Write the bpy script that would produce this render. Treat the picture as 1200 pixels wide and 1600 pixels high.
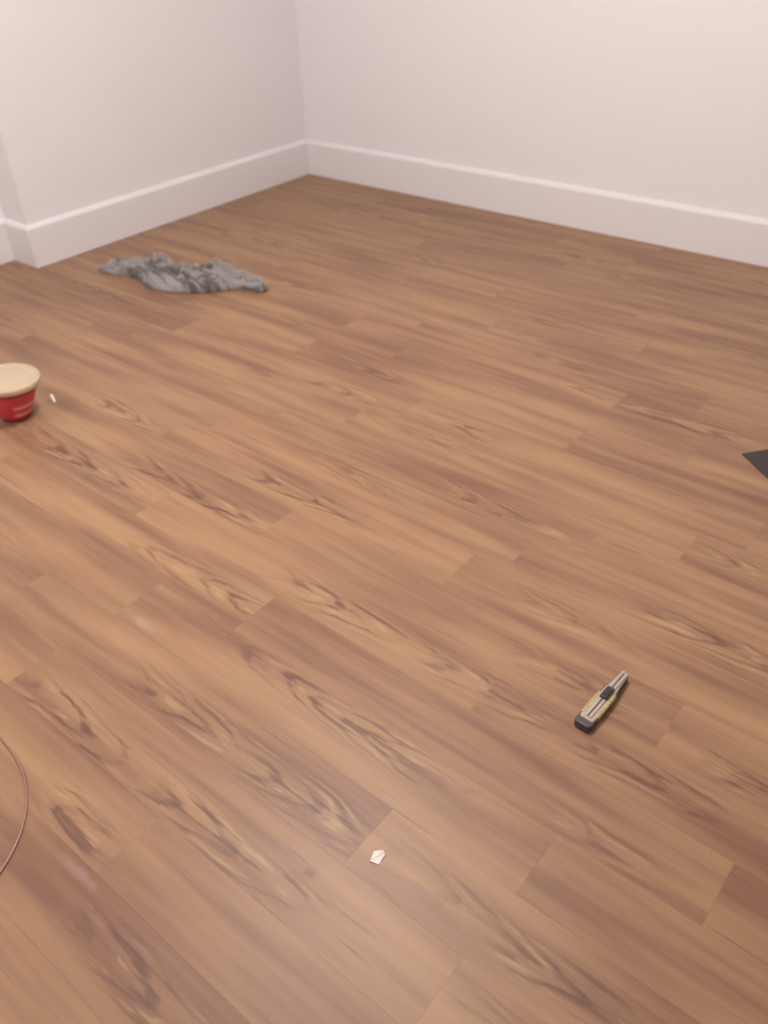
import bpy, bmesh, math, random
from mathutils import Vector, Matrix, noise

for o in list(bpy.data.objects):
    bpy.data.objects.remove(o)
S = bpy.context.scene
C = S.collection

# ------------------------------------------------------------------ camera
F_PX, PITCH, ROLL, YAW, EYE = 1314.5, 0.64311, -0.04373, -0.71123, 1.5
fw = Vector((math.sin(YAW)*math.cos(PITCH), math.cos(YAW)*math.cos(PITCH), -math.sin(PITCH)))
rt = Vector((math.cos(YAW), -math.sin(YAW), 0))
up = rt.cross(fw)
r2 = rt*math.cos(ROLL) + up*math.sin(ROLL)
u2 = -rt*math.sin(ROLL) + up*math.cos(ROLL)
cd = bpy.data.cameras.new('camera')
cam = bpy.data.objects.new('camera', cd)
C.objects.link(cam)
M = Matrix((r2, u2, -fw)).transposed().to_4x4()
M.translation = (0, 0, EYE)
cam.matrix_world = M
cd.sensor_fit = 'AUTO'
cd.sensor_width = 36
cd.lens = F_PX/1600*36
cd.clip_start = 0.02
cd.dof.use_dof = True
cd.dof.focus_distance = 1.62
cd.dof.aperture_fstop = 3.2
S.camera = cam

# ------------------------------------------------------------------ light
w = bpy.data.worlds.new('World'); S.world = w
w.use_nodes = True
w.node_tree.nodes['Background'].inputs[0].default_value = (1, .9, .82, 1)
w.node_tree.nodes['Background'].inputs[1].default_value = 0.02
def point_light(name, loc, energy, size):
    l = bpy.data.lights.new(name, 'POINT')
    l.energy = energy; l.color = (1.0, 0.925, 0.90); l.shadow_soft_size = size
    o = bpy.data.objects.new(name, l); C.objects.link(o); o.location = loc
point_light('ceiling_bulb', (-1.60, 1.50, 2.60), 137, .14)
point_light('added_fill_light', (-3.0, -0.75, 2.60), 38, .16)  # added unseen fill light, brightens the return face and left side
S.view_settings.view_transform = 'Standard'
S.view_settings.look = 'None'
S.view_settings.gamma = 1
S.view_settings.use_curve_mapping = False
S.view_settings.exposure = 0.0

# ------------------------------------------------------------------ helpers
def obj(name, bm, m, parent=None, smooth=False):
    me = bpy.data.meshes.new(name)
    bmesh.ops.recalc_face_normals(bm, faces=bm.faces[:])
    if smooth:
        for f in bm.faces: f.smooth = True
    bm.to_mesh(me); bm.free()
    if m: me.materials.append(m)
    o = bpy.data.objects.new(name, me); C.objects.link(o)
    if parent: o.parent = parent
    return o
def tag(o, label, cat, group=None):
    o['label'] = label; o['category'] = cat
    if group: o['group'] = group
    return o
def empty(name, loc, rz=0):
    o = bpy.data.objects.new(name, None); C.objects.link(o)
    o.location = loc; o.rotation_euler = (0, 0, rz); o.empty_display_size = .05
    return o
def structure(o):
    o['kind'] = 'structure'; return o
def add_box(bm, a, b, bevel=0, seg=2):
    r = bmesh.ops.create_cube(bm, size=1)
    vs = r['verts']
    for v in vs:
        v.co = Vector([(a[i]+b[i])/2 + v.co[i]*(b[i]-a[i]) for i in range(3)])
    if bevel:
        es = list({e for v in vs for e in v.link_edges})
        bmesh.ops.bevel(bm, geom=es, offset=bevel, segments=seg, affect='EDGES', profile=.6)
def add_prism(bm, poly, z0, z1):
    lo_ = [bm.verts.new((x, y, z0)) for x, y in poly]
    hi_ = [bm.verts.new((x, y, z1)) for x, y in poly]
    n = len(poly)
    bm.faces.new(lo_[::-1]); top = bm.faces.new(hi_)
    for i in range(n):
        bm.faces.new((lo_[i], lo_[(i+1) % n], hi_[(i+1) % n], hi_[i]))
    return top
def add_lathe(bm, prof, n=48):
    rings = []
    for r, z in prof:
        if r < 1e-6:
            rings.append([bm.verts.new((0, 0, z))])
        else:
            rings.append([bm.verts.new((r*math.cos(2*math.pi*i/n), r*math.sin(2*math.pi*i/n), z)) for i in range(n)])
    for A, B in zip(rings, rings[1:]):
        for i in range(n):
            j = (i+1) % n
            if len(A) == 1 and len(B) == 1: continue
            if len(A) == 1: bm.faces.new((A[0], B[i], B[j]))
            elif len(B) == 1: bm.faces.new((A[i], A[j], B[0]))
            else: bm.faces.new((A[i], A[j], B[j], B[i]))
def add_tube(bm, pts, r, n=10):
    rings = []
    for i, p in enumerate(pts):
        t = (pts[min(i+1, len(pts)-1)]-pts[max(i-1, 0)]).normalized()
        a = t.cross(Vector((0, 0, 1))).normalized(); b = a.cross(t)
        rings.append([bm.verts.new(p + r*(a*math.cos(2*math.pi*k/n)+b*math.sin(2*math.pi*k/n))) for k in range(n)])
    for A, B in zip(rings, rings[1:]):
        for k in range(n):
            bm.faces.new((A[k], A[(k+1) % n], B[(k+1) % n], B[k]))
    bm.faces.new(rings[0]); bm.faces.new(rings[-1][::-1])

class NT:
    """small node-graph writer"""
    def __init__(s, name):
        s.m = bpy.data.materials.new(name); s.m.use_nodes = True
        s.t = s.m.node_tree; s.bsdf = s.t.nodes['Principled BSDF']
    def n(s, typ, **kw):
        nd = s.t.nodes.new(typ)
        for k, v in kw.items(): setattr(nd, k, v)
        return nd
    def put(s, sock, v):
        if isinstance(v, bpy.types.NodeSocket): s.t.links.new(v, sock)
        elif v is not None:
            sock.default_value = v
    def math(s, op, a, b=None, c=None, clamp=False):
        nd = s.n('ShaderNodeMath', operation=op, use_clamp=clamp)
        for i, v in enumerate((a, b, c)): s.put(nd.inputs[i], v)
        return nd.outputs[0]
    def step(s, x, a, b):
        nd = s.n('ShaderNodeMapRange', interpolation_type='SMOOTHSTEP')
        s.put(nd.inputs['Value'], x); s.put(nd.inputs['From Min'], a); s.put(nd.inputs['From Max'], b)
        return nd.outputs[0]
    def xyz(s, x, y, z=0.0):
        nd = s.n('ShaderNodeCombineXYZ')
        for i, v in enumerate((x, y, z)): s.put(nd.inputs[i], v)
        return nd.outputs[0]
    def noise(s, vec, scale=1, detail=2, rough=.5, dist=0):
        nd = s.n('ShaderNodeTexNoise')
        s.put(nd.inputs['Vector'], vec); nd.inputs['Scale'].default_value = scale
        nd.inputs['Detail'].default_value = detail; nd.inputs['Roughness'].default_value = rough
        nd.inputs['Distortion'].default_value = dist
        return nd.outputs[0]
    def mix(s, f, a, b):
        nd = s.n('ShaderNodeMix', data_type='RGBA')
        s.put(nd.inputs[0], f)
        for k, v in ((6, a), (7, b)):
            s.put(nd.inputs[k], v if isinstance(v, bpy.types.NodeSocket) else (*v, 1))
        return nd.outputs[2]
    def attr(s, name):
        return s.n('ShaderNodeAttribute', attribute_type='OBJECT', attribute_name=name).outputs['Fac']
    def bump(s, h, strength, dist):
        nd = s.n('ShaderNodeBump'); nd.inputs['Strength'].default_value = strength
        nd.inputs['Distance'].default_value = dist
        s.put(nd.inputs['Height'], h); s.t.links.new(nd.outputs[0], s.bsdf.inputs['Normal'])
    def obj_xyz(s, kind='Object'):
        tc = s.n('ShaderNodeTexCoord'); sp = s.n('ShaderNodeSeparateXYZ')
        s.t.links.new(tc.outputs[kind], sp.inputs[0])
        return tc.outputs[kind], sp.outputs
    def set(s, **kw):
        for k, v in kw.items():
            s.put(s.bsdf.inputs[k.replace('_', ' ')], v if isinstance(v, (bpy.types.NodeSocket, float, int)) else (*v, 1))
        return s.m

def plain(name, col, rough=.5, var=.06, scale=30, bump=0, bdist=.001, **kw):
    g = NT(name); v, _ = g.obj_xyz()
    f = g.noise(v, scale, 4, .6)
    c = g.mix(f, tuple(x*(1-var) for x in col), tuple(min(1, x*(1+var)) for x in col))
    if bump: g.bump(g.noise(v, scale*6, 3), bump, bdist)
    return g.set(Base_Color=c, Roughness=rough, **kw)

# ------------------------------------------------------------------ materials of the room
wall_m = plain('wall_paint', (.81, .80, .815), .62, .012, 3, .06, .002)
ceil_m = plain('ceiling_paint', (.84, .82, .80), .8, .01, 3)
skirt_m = plain('gloss_white_paint', (.79, .775, .785), .38, .012, 5, .03, .001)
sub_m = plain('underlay', (.10, .06, .045), .9)

def wood_material():
    g = NT('wood_print_laminate')
    _, P = g.obj_xyz(); x, y = P[0], P[1]
    sd = g.attr('seed'); off = g.math('MULTIPLY', sd, 37.3)
    m = g.math
    xo = m('ADD', x, off)
    def nz(sx, sy, det=2, ro=.5, k=0., dist=0):
        return g.noise(g.xyz(m('MULTIPLY', xo, sx), m('MULTIPLY', y, sy), m('ADD', off, k)), 1, det, ro, dist)
    broad = nz(1.5, 15, 2, .5, 1.)            # wide soft light and dark bands
    mid = nz(2.6, 55, 3, .55, 5.)             # streaks
    fine = nz(9, 420, 3, .6, 9.)              # pores
    tone = m('ADD', m('MULTIPLY', m('SUBTRACT', broad, .5), 2.6), m('MULTIPLY', m('SUBTRACT', mid, .5), .9))
    tone = m('ADD', tone, m('MULTIPLY', m('SUBTRACT', fine, .5), .40))
    tone = m('ADD', tone, g.attr('tone'))
    f = g.step(tone, -.95, .85)
    base = g.mix(f, WOOD_DARK, WOOD_LIGHT)
    # cathedral figure: long nested arches around a wandering centre line
    warp = m('MULTIPLY', m('SUBTRACT', nz(2.2, 3, 2, .5, 13.), .5), .06)
    yc = m('ADD', m('ADD', y, warp), g.attr('fig_y'))
    dark = None; light = None
    wob = m('MULTIPLY', m('SUBTRACT', nz(4.5, 14, 3, .55, 17.), .5), 3.0)
    jag = m('MULTIPLY', m('SUBTRACT', nz(30, 60, 2, .5, 61.), .5), .35)
    fleck = nz(5.2, 70, 2, .5, 21., .25)
    patch = nz(6, 24, 2, .5, 27.)
    for k in ('a', 'b'):
        fx, fl, fs, fd = (g.attr('fig_%s_%s' % (k, q)) for q in ('x', 'len', 'strength', 'dir'))
        dx = m('SUBTRACT', x, fx)
        ys = m('MULTIPLY', yc, 34.)
        arch = m('ADD', m('MULTIPLY', m('MULTIPLY', dx, fd), 9.), m('MULTIPLY', ys, ys))
        arch = m('ADD', m('ADD', arch, wob), jag)
        wave = m('SINE', m('MULTIPLY', arch, 4.2))
        line = g.step(wave, .35, 1.)
        zone_x = m('SUBTRACT', 1., g.step(m('ADD', m('ABSOLUTE', m('DIVIDE', dx, fl)), m('MULTIPLY', m('SUBTRACT', patch, .5), .8)), .45, 1.15))
        zone_y = m('SUBTRACT', 1., g.step(m('ADD', m('ABSOLUTE', yc), m('MULTIPLY', m('SUBTRACT', patch, .5), .05)), .018, .058))
        zone = m('MULTIPLY', m('MULTIPLY', zone_x, zone_y), fs)
        thin = m('MULTIPLY', line, m('ADD', .34, m('MULTIPLY', g.step(fleck, .42, .60), .60)))
        blot = m('MULTIPLY', g.step(m('ADD', fleck, m('MULTIPLY', wave, .05)), .55, .68), .80)
        d = m('MULTIPLY', zone, m('MAXIMUM', thin, blot))
        l = m('MULTIPLY', zone, m('MULTIPLY', g.step(m('MULTIPLY', wave, -1.), .2, 1.), g.step(nz(6, 70, 2, .5, 31.), .48, .62)))
        dark = d if dark is None else m('MAXIMUM', dark, d)
        light = l if light is None else m('MAXIMUM', light, l)
    # stray dark dashes everywhere
    dash = m('MULTIPLY', g.step(nz(4, 80, 2, .5, 41.), .64, .76), .40)
    dark = m('MAXIMUM', dark, dash)
    col = g.mix(m('MULTIPLY', light, .5), base, WOOD_PALE)
    col = g.mix(m('MULTIPLY', dark, .85), col, WOOD_FIGURE)
    # marks on the floor itself: one brown spot, one pale scuff
    geo = g.n('ShaderNodeNewGeometry'); sp = g.n('ShaderNodeSeparateXYZ')
    g.t.links.new(geo.outputs['Position'], sp.inputs[0])
    def spot(cx, cy, rx, ry, lo, hi):
        a = m('DIVIDE', m('SUBTRACT', sp.outputs[0], cx), rx); b = m('DIVIDE', m('SUBTRACT', sp.outputs[1], cy), ry)
        d = m('SQRT', m('ADD', m('MULTIPLY', a, a), m('MULTIPLY', b, b)))
        d = m('ADD', d, m('MULTIPLY', m('SUBTRACT', nz(60, 60, 2, .5, 51.), .5), .9))
        return m('SUBTRACT', 1., g.step(d, lo, hi))
    col = g.mix(m('MULTIPLY', spot(-.698, .547, .016, .012, .3, 1.2), .6), col, (.15, .075, .05))
    col = g.mix(m('MULTIPLY', spot(-1.499, .779, .05, .018, .1, 1.2), .20), col, (.55, .45, .38))
    col = g.mix(m('MULTIPLY', spot(-1.05, .275, .07, .012, .1, 1.2), .18), col, (.55, .45, .42))
    rough = m('ADD', ROUGH, m('MULTIPLY', m('SUBTRACT', mid, .5), .10))
    g.bump(m('ADD', fine, m('MULTIPLY', dark, .4)), .05, .0004)
    g.set(Base_Color=col, Roughness=rough)
    g.bsdf.inputs['Specular IOR Level'].default_value = .36
    return g.m
WOOD_LIGHT = (.352, .213, .112)
WOOD_DARK = (.186, .092, .059)
WOOD_PALE = (.46, .31, .15)
WOOD_FIGURE = (.095, .045, .036)
ROUGH = .44
wood_m = wood_material()

# ------------------------------------------------------------------ room shell
FX, FY, TH = -4.006, 4.053, .022        # front faces of the two skirting boards
WX, WY = FX-TH, FY+TH                   # wall planes
AX = -4.24                              # wall plane beyond the projecting corner
RY = 2.081                              # return face of the projection
X1, Y0, HT = 1.8, -1.6, 2.80
T = .12

bm = bmesh.new(); add_box(bm, (AX-T, Y0-T, -.05), (X1+T, WY+T, -.009)); floor = structure(obj('floor', bm, sub_m))
bm = bmesh.new(); add_box(bm, (AX-T, Y0-T, HT), (X1+T, WY+T, HT+.1)); structure(obj('ceiling', bm, ceil_m))
bm = bmesh.new()
add_prism(bm, [(AX, Y0), (AX, RY), (WX, RY), (WX, WY), (WX, WY+T), (AX-T, WY+T), (AX-T, Y0)], 0, HT)
structure(obj('wall_left', bm, wall_m))
bm = bmesh.new(); add_box(bm, (WX, WY, 0), (X1, WY+T, HT)); structure(obj('wall_far', bm, wall_m))
bm = bmesh.new(); add_box(bm, (X1, Y0-T, 0), (X1+T, WY+T, HT)); structure(obj('wall_right', bm, wall_m))
bm = bmesh.new(); add_box(bm, (AX-T, Y0-T, 0), (X1, Y0, HT)); structure(obj('wall_near', bm, wall_m))

SK = [(0, 0), (TH, 0), (TH, .186), (TH*.86, .1935), (TH*.55, .2010), (TH*.2, .2055), (0, .2065)]
def skirting(name, a, b, nrm, ma, mb):
    """board from a to b along a wall; nrm points into the room; ma/mb = mitre shift per unit depth at each end"""
    a, b = Vector((*a, 0)), Vector((*b, 0)); n = Vector((*nrm, 0)); t = (b-a).normalized()
    bm = bmesh.new()
    A = [bm.verts.new(a + n*d + t*(ma*d) + Vector((0, 0, z))) for d, z in SK]
    B = [bm.verts.new(b + n*d + t*(mb*d) + Vector((0, 0, z))) for d, z in SK]
    k = len(SK)
    for i in range(k): bm.faces.new((A[i], A[(i+1) % k], B[(i+1) % k], B[i]))
    bm.faces.new(A[::-1]); bm.faces.new(B)
    return structure(obj(name, bm, skirt_m))
skirting('baseboard_far', (WX, WY), (X1, WY), (0, -1), 1, 0)
skirting('baseboard_left', (WX, RY), (WX, WY), (1, 0), -1, -1)
skirting('baseboard_return', (AX, RY), (WX, RY), (0, -1), 1, 1)
skirting('baseboard_alcove', (AX, Y0), (AX, RY), (1, 0), 0, -1)

# ------------------------------------------------------------------ floor planks
PW, PL, PY = .1525, 1.22, .600
def plank_mesh(length, width):
    bm = bmesh.new()
    g, b, h = .00005, .00028, .009
    a, c = length/2-g, width/2-g
    lo_ = [bm.verts.new((sx*a, sy*c, -h)) for sx, sy in ((-1, -1), (1, -1), (1, 1), (-1, 1))]
    md = [bm.verts.new((sx*a, sy*c, -b*.35)) for sx, sy in ((-1, -1), (1, -1), (1, 1), (-1, 1))]
    tp = [bm.verts.new((sx*(a-b), sy*(c-b), 0)) for sx, sy in ((-1, -1), (1, -1), (1, 1), (-1, 1))]
    bm.faces.new(tp)
    for A, B in ((lo_, md), (md, tp)):
        for i in range(4): bm.faces.new((A[i], A[(i+1) % 4], B[(i+1) % 4], B[i]))
    me = bpy.data.meshes.new('plank'); bmesh.ops.recalc_face_normals(bm, faces=bm.faces[:])
    bm.to_mesh(me); bm.free(); me.materials.append(wood_m)
    return me
rng = random.Random(11)
# end joints seen in the photograph (row: x of one joint)
JOINT = {-3: -.40, -2: -1.02, -1: -1.60, 0: -.66, 1: -.37, 2: -1.30, 3: -1.90, 4: -1.53, 5: -.98, 6: -2.10, 7: -.75, 8: -.528, 9: -1.62, 10: -1.05}
# figure seen in the photograph: (row, x centre, half length, strength, arch direction, y shift)
FIG = [(3, -2.28, .36, 1., 1, 0), (4, -1.86, .36, 1., 1, .045), (5, -1.56, .26, .9, 1, 0), (9, -1.88, .20, .9, 1, .05), (8, -2.27, .12, .8, 1, -.03),
       (9, -1.40, .16, .8, -1, 0), (2, -1.50, .30, .9, -1, 0), (1, -.92, .36, .9, -1, -.04), (3, -1.14, .22, 1., 1, 0), (3, -.68, .22, .9, 1, 0),
       (-1, -1.38, .22, 1., 1, .035), (-1, -.88, .24, 1., 1, .035), (0, -1.18, .22, .9, 1, .02), (0, -.82, .20, 1., 1, 0), (-2, -1.15, .12, .9, -1, .03),
       (-3, -.82, .18, .9, 1, 0), (6, -.35, .22, .9, 1, 0), (5, -.66, .20, .5, 1, 0), (8, -.42, .12, .8, 1, 0), (3, -.30, .18, .8, 1, -.05), (4, -.13, .09, .8, 1, .05),
       (0, -.50, .16, .5, 1, 0), (0, -.22, .16, .9, 1, 0), (2, -.30, .14, .6, 1, .05)]
meshes = {}
for r in range(-15, 23):
    y0 = PY + r*PW; y1 = min(y0+PW, WY-.004); wdt = y1-y0
    if y1 < Y0: continue
    jx = JOINT.get(r, rng.uniform(-1.2, 0))
    xs = [jx + PL*k for k in range(-8, 9)]
    for xa, xb in zip(xs, xs[1:]):
        xa, xb = max(xa, AX+.004), min(xb, X1-.004)
        if xb-xa < .03: continue
        key = (round(xb-xa, 4), round(wdt, 4))
        if key not in meshes: meshes[key] = plank_mesh(*key)
        o = bpy.data.objects.new('plank', meshes[key]); C.objects.link(o); o.parent = floor
        xc = (xa+xb)/2; o.location = (xc, (y0+y1)/2, 0)
        o['seed'] = rng.uniform(0, 1); o['tone'] = rng.uniform(-.10, .10); o['fig_y'] = 0.0
        mine = [f for f in FIG if f[0] == r and xa-.05 <= f[1] < xb+.05]
        known = y0 > 0 and y0 < 2.0
        if not mine:
            n = rng.random()
            mine = [(r, rng.uniform(xa, xb), rng.uniform(.10, .28), rng.uniform(.35, .9), rng.choice((-1, 1)), rng.uniform(-.03, .03))] if n < (.45 if known else .75) else []
        mine = mine[:2]
        while len(mine) < 2: mine.append((r, xc, .1, 0., 1, 0))
        o['fig_y'] = float(mine[0][5])
        for k, f in zip('ab', mine):
            o['fig_%s_x' % k] = float(f[1]-xc); o['fig_%s_len' % k] = float(f[2])
            o['fig_%s_strength' % k] = float(f[3]); o['fig_%s_dir' % k] = float(f[4])

# ------------------------------------------------------------------ grey rag
def rag():
    g = NT('grey_terry_cloth'); v, _ = g.obj_xyz()
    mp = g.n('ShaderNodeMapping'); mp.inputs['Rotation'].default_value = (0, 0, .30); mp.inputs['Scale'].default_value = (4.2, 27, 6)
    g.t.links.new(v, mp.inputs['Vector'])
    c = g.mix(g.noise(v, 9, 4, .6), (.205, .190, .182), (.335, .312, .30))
    c = g.mix(g.math('MULTIPLY', g.step(g.noise(mp.outputs[0], 1, 3, .5, .5), .46, .60), .88), c, (.075, .063, .063))   # dark fold shading painted into the cloth colour as streaks
    g.bump(g.noise(v, 420, 3, .6), .6, .002)
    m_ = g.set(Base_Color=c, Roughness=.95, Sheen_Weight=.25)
    out = [(-3.70, 2.212), (-3.75, 2.30), (-3.66, 2.37), (-3.56, 2.42), (-3.46, 2.44), (-3.36, 2.46), (-3.29, 2.47), (-3.25, 2.55), (-3.19, 2.59),
           (-3.10, 2.575), (-2.94, 2.56), (-2.83, 2.535), (-2.83, 2.475), (-2.92, 2.47), (-2.99, 2.385), (-3.085, 2.29), (-3.22, 2.225), (-3.33, 2.215), (-3.44, 2.255), (-3.55, 2.238)]
    cx = sum(p[0] for p in out)/len(out); cy = sum(p[1] for p in out)/len(out)
    # smooth closed outline (Catmull-Rom), radius as a function of arc position
    ring = []
    n = len(out)
    for i in range(n):
        p0, p1, p2, p3 = (Vector(out[(i+k) % n]) for k in (-1, 0, 1, 2))
        for s in range(14):
            t = s/14
            ring.append(.5*((2*p1)+(p2-p0)*t+(2*p0-5*p1+4*p2-p3)*t*t+(3*p1-p0-3*p2+p3)*t**3))
    # crumples: ridges as polylines in floor metres (x, y, height, half width)
    ridges = [((-3.70, 2.25), (-3.52, 2.33), .030, .022), ((-3.62, 2.34), (-3.42, 2.40), .066, .034), ((-3.50, 2.42), (-3.33, 2.38), .082, .030),
              ((-3.44, 2.30), (-3.27, 2.44), .070, .026), ((-3.40, 2.26), (-3.18, 2.33), .064, .036), ((-3.30, 2.25), (-3.02, 2.33), .044, .030),
              ((-3.25, 2.40), (-3.02, 2.40), .062, .030), ((-3.20, 2.55), (-3.05, 2.47), .042, .036), ((-3.06, 2.54), (-2.90, 2.50), .058, .036),
              ((-3.12, 2.36), (-2.92, 2.50), .050, .022), ((-2.96, 2.55), (-2.86, 2.51), .040, .022), ((-3.56, 2.26), (-3.44, 2.30), .038, .022)]
    creases = [((-3.52, 2.375), (-3.42, 2.36), .013), ((-3.47, 2.335), (-3.42, 2.275), .012), ((-3.22, 2.475), (-3.13, 2.45), .015), ((-3.24, 2.36), (-3.16, 2.335), .009),
               ((-3.16, 2.41), (-3.02, 2.395), .011), ((-3.63, 2.285), (-3.50, 2.275), .010), ((-3.0, 2.43), (-2.95, 2.50), .009), ((-3.33, 2.42), (-3.25, 2.36), .009), ((-2.92, 2.49), (-2.86, 2.50), .010)]
    def height(x, y, d):
        z = .010
        q = Vector((x, y))
        wx = noise.noise(Vector((x*9, y*9, 3)))*.018; wy = noise.noise(Vector((x*9, y*9, 8)))*.018
        q2 = q + Vector((wx, wy))
        for a, b, h, wd in ridges:
            a, b = Vector(a), Vector(b); ab = b-a
            t = max(0, min(1, (q2-a).dot(ab)/ab.length_squared))
            dd = (q2-a-ab*t).length/wd
            z = max(z, h*(1-.25*abs(2*t-1))*math.exp(-dd*dd*.8))
        wx2 = noise.noise(Vector((x*14, y*14, 4)))*.022; wy2 = noise.noise(Vector((x*14, y*14, 9)))*.022
        X, Y = x+wx2, y+wy2
        V = Y+.30*X
        fold = abs(noise.noise(Vector((X*3.6, V*27, 1.7))))
        fold2 = abs(noise.noise(Vector((X*8, V*58, 5.1))))
        z = z*.60 + .075*fold + .016*fold2 + .002*noise.noise(Vector((x*90, y*90, 2)))
        z *= .62 + .38*max(0, min(1, (x+3.66)/.16))
        z *= .70 + .30*max(0, min(1, (-2.84-x)/.12))
        for a, b, wd in creases:
            a, b = Vector(a), Vector(b); ab = b-a
            t = max(0, min(1, (q2-a).dot(ab)/ab.length_squared))
            dd = (q2-a-ab*t).length/wd
            z *= 1-.93*math.exp(-dd*dd)
        e = min(1, d/.022)
        return .006 + max(0.0, z)*math.sqrt(e*(2-e))
    bm = bmesh.new()
    K = 44
    rings = []
    for k in range(K):
        s = 1-(k/K)
        row = []
        for p in ring:
            q = Vector((cx, cy)) + (p-Vector((cx, cy)))*s
            d = (p-q).length
            row.append(bm.verts.new((q.x-cx, q.y-cy, height(q.x, q.y, d))))
        rings.append(row)
    N = len(ring)
    for A, B in zip(rings, rings[1:]):
        for i in range(N): bm.faces.new((A[i], A[(i+1) % N], B[(i+1) % N], B[i]))
    ctr = bm.verts.new((0, 0, height(cx, cy, 1)))
    for i in range(N): bm.faces.new((rings[-1][i], rings[-1][(i+1) % N], ctr))
    base = [bm.verts.new((v.co.x*.985, v.co.y*.985, .0005)) for v in rings[0]]
    for i in range(N): bm.faces.new((base[i], base[(i+1) % N], rings[0][(i+1) % N], rings[0][i]))
    bm.faces.new(base)
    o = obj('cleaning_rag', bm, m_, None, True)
    o.location = (cx, cy, 0)
    tag(o, 'crumpled grey cloth rag lying on the wood floor near the left baseboard', 'rag')
rag()

# ------------------------------------------------------------------ red tub with cream lid
def tub():
    t = empty('plastic_tub', (-2.742, 1.170, .0042))
    t.rotation_euler = (math.radians(-3.1), math.radians(3.6), 0)
    tag(t, 'red plastic tub with a cream lid, cut off by the left edge of the photo', 'tub')
    H, RB, RT = .143, .052, .104
    rad = lambda z: RB + (RT-RB)*z/H
    cream = plain('cream_plastic', (.50, .405, .275), .35, .03, 8, Subsurface_Weight=.1)
    red = plain('red_plastic', (.40, .035, .05), .38, .08, 10)
    bm = bmesh.new()
    add_lathe(bm, [(0, 0), (RB-.004, 0), (RB, .004), (rad(.02), .02), (rad(.06), .06), (rad(.1), .10), (RT, H), (RT-.004, H), (0, H-.002)])
    obj('body', bm, red, t, True)
    # printed wrap with two pale illegible lines (flat print) and a dark panel on its left
    g = NT('printed_wrap'); _, P = g.obj_xyz(); m = g.math
    ang = m('ARCTAN2', P[1], P[0]); z = P[2]
    lines = None
    a0, a1 = -.50, .62
    inx = m('MULTIPLY', g.step(ang, a0-.06, a0+.06), m('SUBTRACT', 1., g.step(ang, a1-.06, a1+.06)))
    for zc, hh in ((.064, .0078), (.031, .0078)):
        l = m('SUBTRACT', 1., g.step(m('ABSOLUTE', m('SUBTRACT', z, zc)), hh*.6, hh*1.15))
        lines = l if lines is None else m('MAXIMUM', lines, l)
    gaps = g.step(g.noise(g.xyz(m('MULTIPLY', ang, 26.), m('MULTIPLY', z, 120.)), 1, 1), .30, .48)
    lines = m('MULTIPLY', m('MULTIPLY', lines, inx), gaps)
    c = g.mix(g.noise(g.xyz(ang, z), 14, 2), (.56, .040, .075), (.66, .070, .075))
    c = g.mix(m('MULTIPLY', lines, .85), c, (.75, .42, .40))
    g.set(Base_Color=c, Roughness=.35)
    bm = bmesh.new()
    e = .0008
    add_lathe(bm, [(rad(.012), .012), (rad(.012)+e, .013), (rad(.06)+e, .06), (rad(.112)+e, .112), (rad(.113), .113)], 64)
    o = obj('printed_label', bm, g.m, t, True); o['label'] = 'red printed label with two pale lines'
    bm = bmesh.new()
    R = RT+.006
    add_lathe(bm, [(RT+.0005, H-.010), (R-.001, H-.011), (R, H-.009), (R+.0008, H+.006), (R-.0015, H+.0095), (R-.006, H+.0100), (R-.0085, H+.0075),
                   (R-.011, H+.0045), (R-.030, H+.0042), (R-.032, H+.0050), (0, H+.0050)], 64)
    o = obj('lid', bm, cream, t, True); o['label'] = 'cream snap-on lid with raised rim'
tub()

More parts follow.
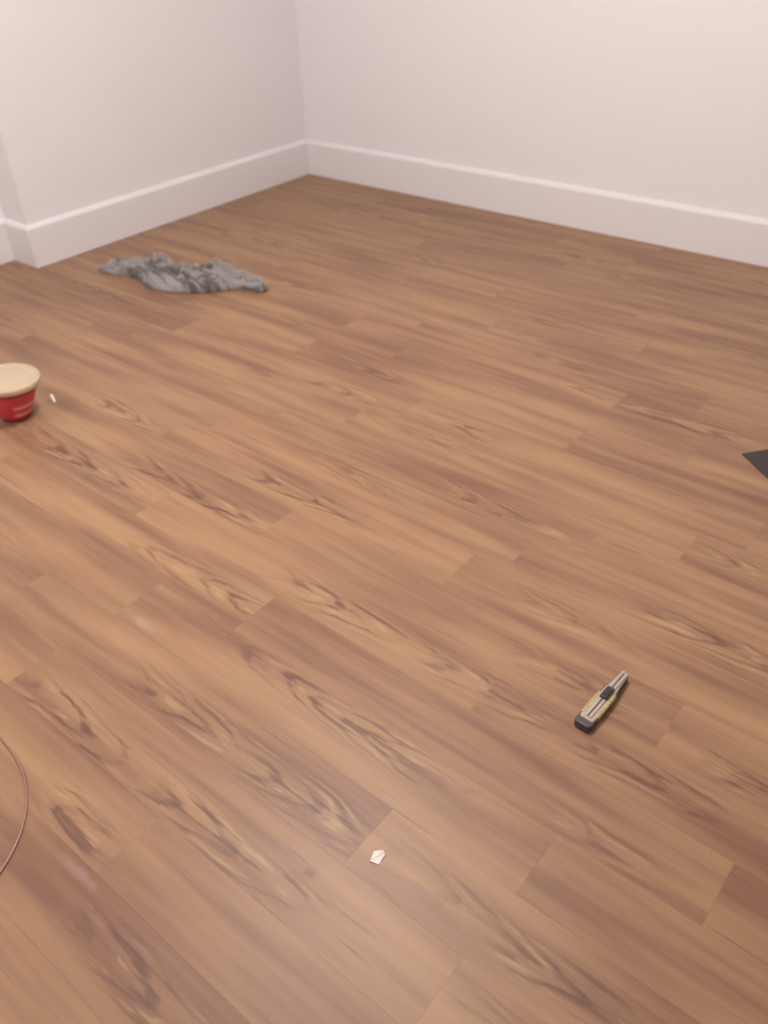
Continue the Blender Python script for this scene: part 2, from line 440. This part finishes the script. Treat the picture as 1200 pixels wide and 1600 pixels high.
# ------------------------------------------------------------------ utility knife
def knife():
    a, b = Vector((-.4585, 1.158)), Vector((-.4500, 1.348))
    L = (b-a).length
    ang = math.atan2(b.y-a.y, b.x-a.x)
    t = empty('utility_knife', (a.x, a.y, 0), ang)
    tag(t, 'snap-off utility knife with ridged yellow grip and black slider lying on the floor', 'knife')
    body_m = plain('beige_handle_plastic', (.42, .355, .27), .45, .08, 60)
    yel = plain('yellow_rubber', (.50, .43, .17), .55, .1, 60)
    blk = plain('black_plastic', (.035, .032, .036), .4)
    cap_m = plain('dark_grey_cap', (.062, .054, .060), .45, .1, 60)
    met = plain('brushed_metal', (.45, .405, .37), .42, .06, 80, Metallic=.55)
    dk = plain('dark_slot_metal', (.12, .10, .10), .5)  # darker metal of the slot between the rails
    def outline(pts):
        return [(L*u, v*s) for s, seq in ((1, pts), (-1, pts[::-1])) for u, v in seq]
    def slab(pts, z0, z1, bev):
        bm = bmesh.new(); add_prism(bm, outline(pts), z0, z1)
        if bev:
            es = [e for e in bm.edges if abs(e.verts[0].co.z-e.verts[1].co.z) < 1e-6]
            bmesh.ops.bevel(bm, geom=es, offset=bev, segments=3, affect='EDGES', profile=.5, clamp_overlap=True)
        return bm
    hd_m = plain('shade_tinted_handle_plastic', (.075, .060, .066), .5, .1, 60)  # shade on the handle's sides, painted in as a dark colour
    obj('handle', slab([(.085, .0195), (.16, .0205), (.35, .0200), (.55, .0185), (.66, .0165), (.74, .0140), (.97, .0115), (.99, .0100)], .001, .0185, .0042), hd_m, t, False)
    o = obj('face_plate', slab([(.085, .0150), (.16, .0172), (.35, .0172), (.55, .0158), (.66, .0140), (.74, .0118), (.97, .0098)], .012, .0198, .0022), body_m, t, False); o['label'] = 'beige upper face of the handle'
    obj('end_cap', slab([(.0, .0140), (.014, .0182), (.045, .0208), (.09, .0214), (.105, .0206)], .0, .0205, .005), cap_m, t, False)
    # sheet-metal channel that carries the blade: base plate and two folded rails
    bm = bmesh.new()
    add_box(bm, (L*.15, -.0080, .0190), (L*.995, .0080, .0204), .0004, 1)
    obj('blade_channel', bm, dk, t)
    for s in (-1, 1):
        bm = bmesh.new(); add_box(bm, (L*.14, min(s*.0016, s*.0082), .0190), (L*1.0, max(s*.0016, s*.0082), .0226), .0008, 2)
        obj('channel_rail', bm, met, t)
    bm = bmesh.new()
    vs = [bm.verts.new(v) for v in ((L*.98, -.0075, .0186), (L*1.035, .0045, .0186), (L*1.02, .0075, .0186), (L*.98, .0075, .0186))]
    f = bm.faces.new(vs)
    r = bmesh.ops.extrude_face_region(bm, geom=[f])
    for v in [q for q in r['geom'] if isinstance(q, bmesh.types.BMVert)]: v.co.z += .0007
    obj('blade_tip', bm, met, t)
    # black thumb slider with ribs
    bm = bmesh.new(); add_box(bm, (L*.47, -.0088, .0205), (L*.67, .0088, .0290), .0032, 3)
    for i in range(5):
        x = L*(.50+.028*i); add_box(bm, (x, -.0072, .0285), (x+.0024, .0072, .0302), .0005, 1)
    obj('slider', bm, blk, t)
    # ribbed grips down both sides
    for s, u0, n in ((-1, .20, 12), (1, .17, 11)):
        for i in range(n):
            x = L*(u0+.036*i); yy = .0204-.0012*max(0, (u0+.036*i-.3)/.3)
            bm = bmesh.new(); add_box(bm, (x, min(s*(yy-.0095), s*(yy+.0006)), .009), (x+.0042, max(s*(yy-.0095), s*(yy+.0006)), .0213), .0016, 2)
            obj('grip_rib', bm, yel, t)
knife()

# ------------------------------------------------------------------ dark mat at the right
def mat():
    d1, d2 = Vector((.793, -.609)), Vector((.609, .793))
    p = Vector((-.583, 2.433))
    t_m = plain('charcoal_rubber', (.036, .029, .026), .75, .18, 40, .25, .001)
    g = .42
    bm = bmesh.new()
    add_box(bm, (0, 0, 0), (.60, .42, .004), .0014, 2)
    o = obj('floor_mat', bm, t_m)
    o.location = (p.x, p.y, .0002); o.rotation_euler = (0, 0, math.atan2(d1.y, d1.x))
    tag(o, 'dark charcoal mat whose pointed corner shows at the right edge of the photo', 'mat')
mat()

# ------------------------------------------------------------------ thin cable, lower left
def cable():
    ctl = [(-2.35, -.62), (-2.42, -.35), (-2.33, -.05), (-2.12, .12), (-1.88, .20), (-1.72, .275), (-1.60, .345), (-1.53, .358), (-1.464, .353), (-1.42, .350), (-1.386, .345), (-1.326, .329), (-1.259, .293), (-1.206, .243), (-1.167, .178), (-1.135, .09), (-1.15, -.03), (-1.22, -.16), (-1.33, -.28), (-1.45, -.42), (-1.50, -.60), (-1.46, -.78)]
    P = [Vector((x, y, .0024)) for x, y in ctl]; pts = []
    for i in range(1, len(P)-2):
        p0, p1, p2, p3 = P[i-1:i+3]
        for s in range(10):
            t = s/10
            pts.append(.5*((2*p1)+(p2-p0)*t+(2*p0-5*p1+4*p2-p3)*t*t+(3*p1-p0-3*p2+p3)*t**3))
    bm = bmesh.new(); add_tube(bm, pts, .0023)
    m_ = plain('brown_cable_sheath', (.30, .17, .13), .28, .05)
    o = obj('cable', bm, m_, None, True)
    tag(o, 'thin glossy brown cable curving over the floor at the lower left edge', 'cable')
cable()

# ------------------------------------------------------------------ scraps
def scraps():
    pm = plain('white_paper', (.82, .79, .72), .7, .03, 60)
    c = Vector((-.615, .652))
    P = [(-.622, .636), (-.628, .656), (-.614, .668), (-.608, .665), (-.605, .642)]
    z = [.003, .006, .007, .003, .001]
    bm = bmesh.new()
    vs = [bm.verts.new((x-c.x, y-c.y, zz)) for (x, y), zz in zip(P, z)]
    f1 = bm.faces.new((vs[0], vs[1], vs[2])); f2 = bm.faces.new((vs[0], vs[2], vs[3], vs[4]))
    r = bmesh.ops.extrude_face_region(bm, geom=[f1, f2])
    for v in [q for q in r['geom'] if isinstance(q, bmesh.types.BMVert)]: v.co.z = max(0, v.co.z-.0012)
    mn = min(v.co.z for v in bm.verts)
    for v in bm.verts: v.co.z -= mn
    o = obj('paper_scrap', bm, pm); o.location = (c.x, c.y, .0)
    tag(o, 'small folded white paper scrap on the floor at the bottom centre', 'scrap')
    bm = bmesh.new()
    vs = [bm.verts.new(q) for q in ((-.036, .009, .001), (-.028, .016, .004), (.002, .005, .004), (.030, -.008, .002), (.028, -.014, .001), (.000, -.004, .003))]
    f = bm.faces.new(vs)
    r = bmesh.ops.extrude_face_region(bm, geom=[f])
    for v in [q for q in r['geom'] if isinstance(q, bmesh.types.BMVert)]: v.co.z = 0
    o = obj('plaster_chip', bm, plain('white_chip', (.80, .74, .68), .7)); o.location = (-2.744, 1.325, 0)
    tag(o, 'tiny white chip lying on the floor just right of the red tub', 'chip')
scraps()
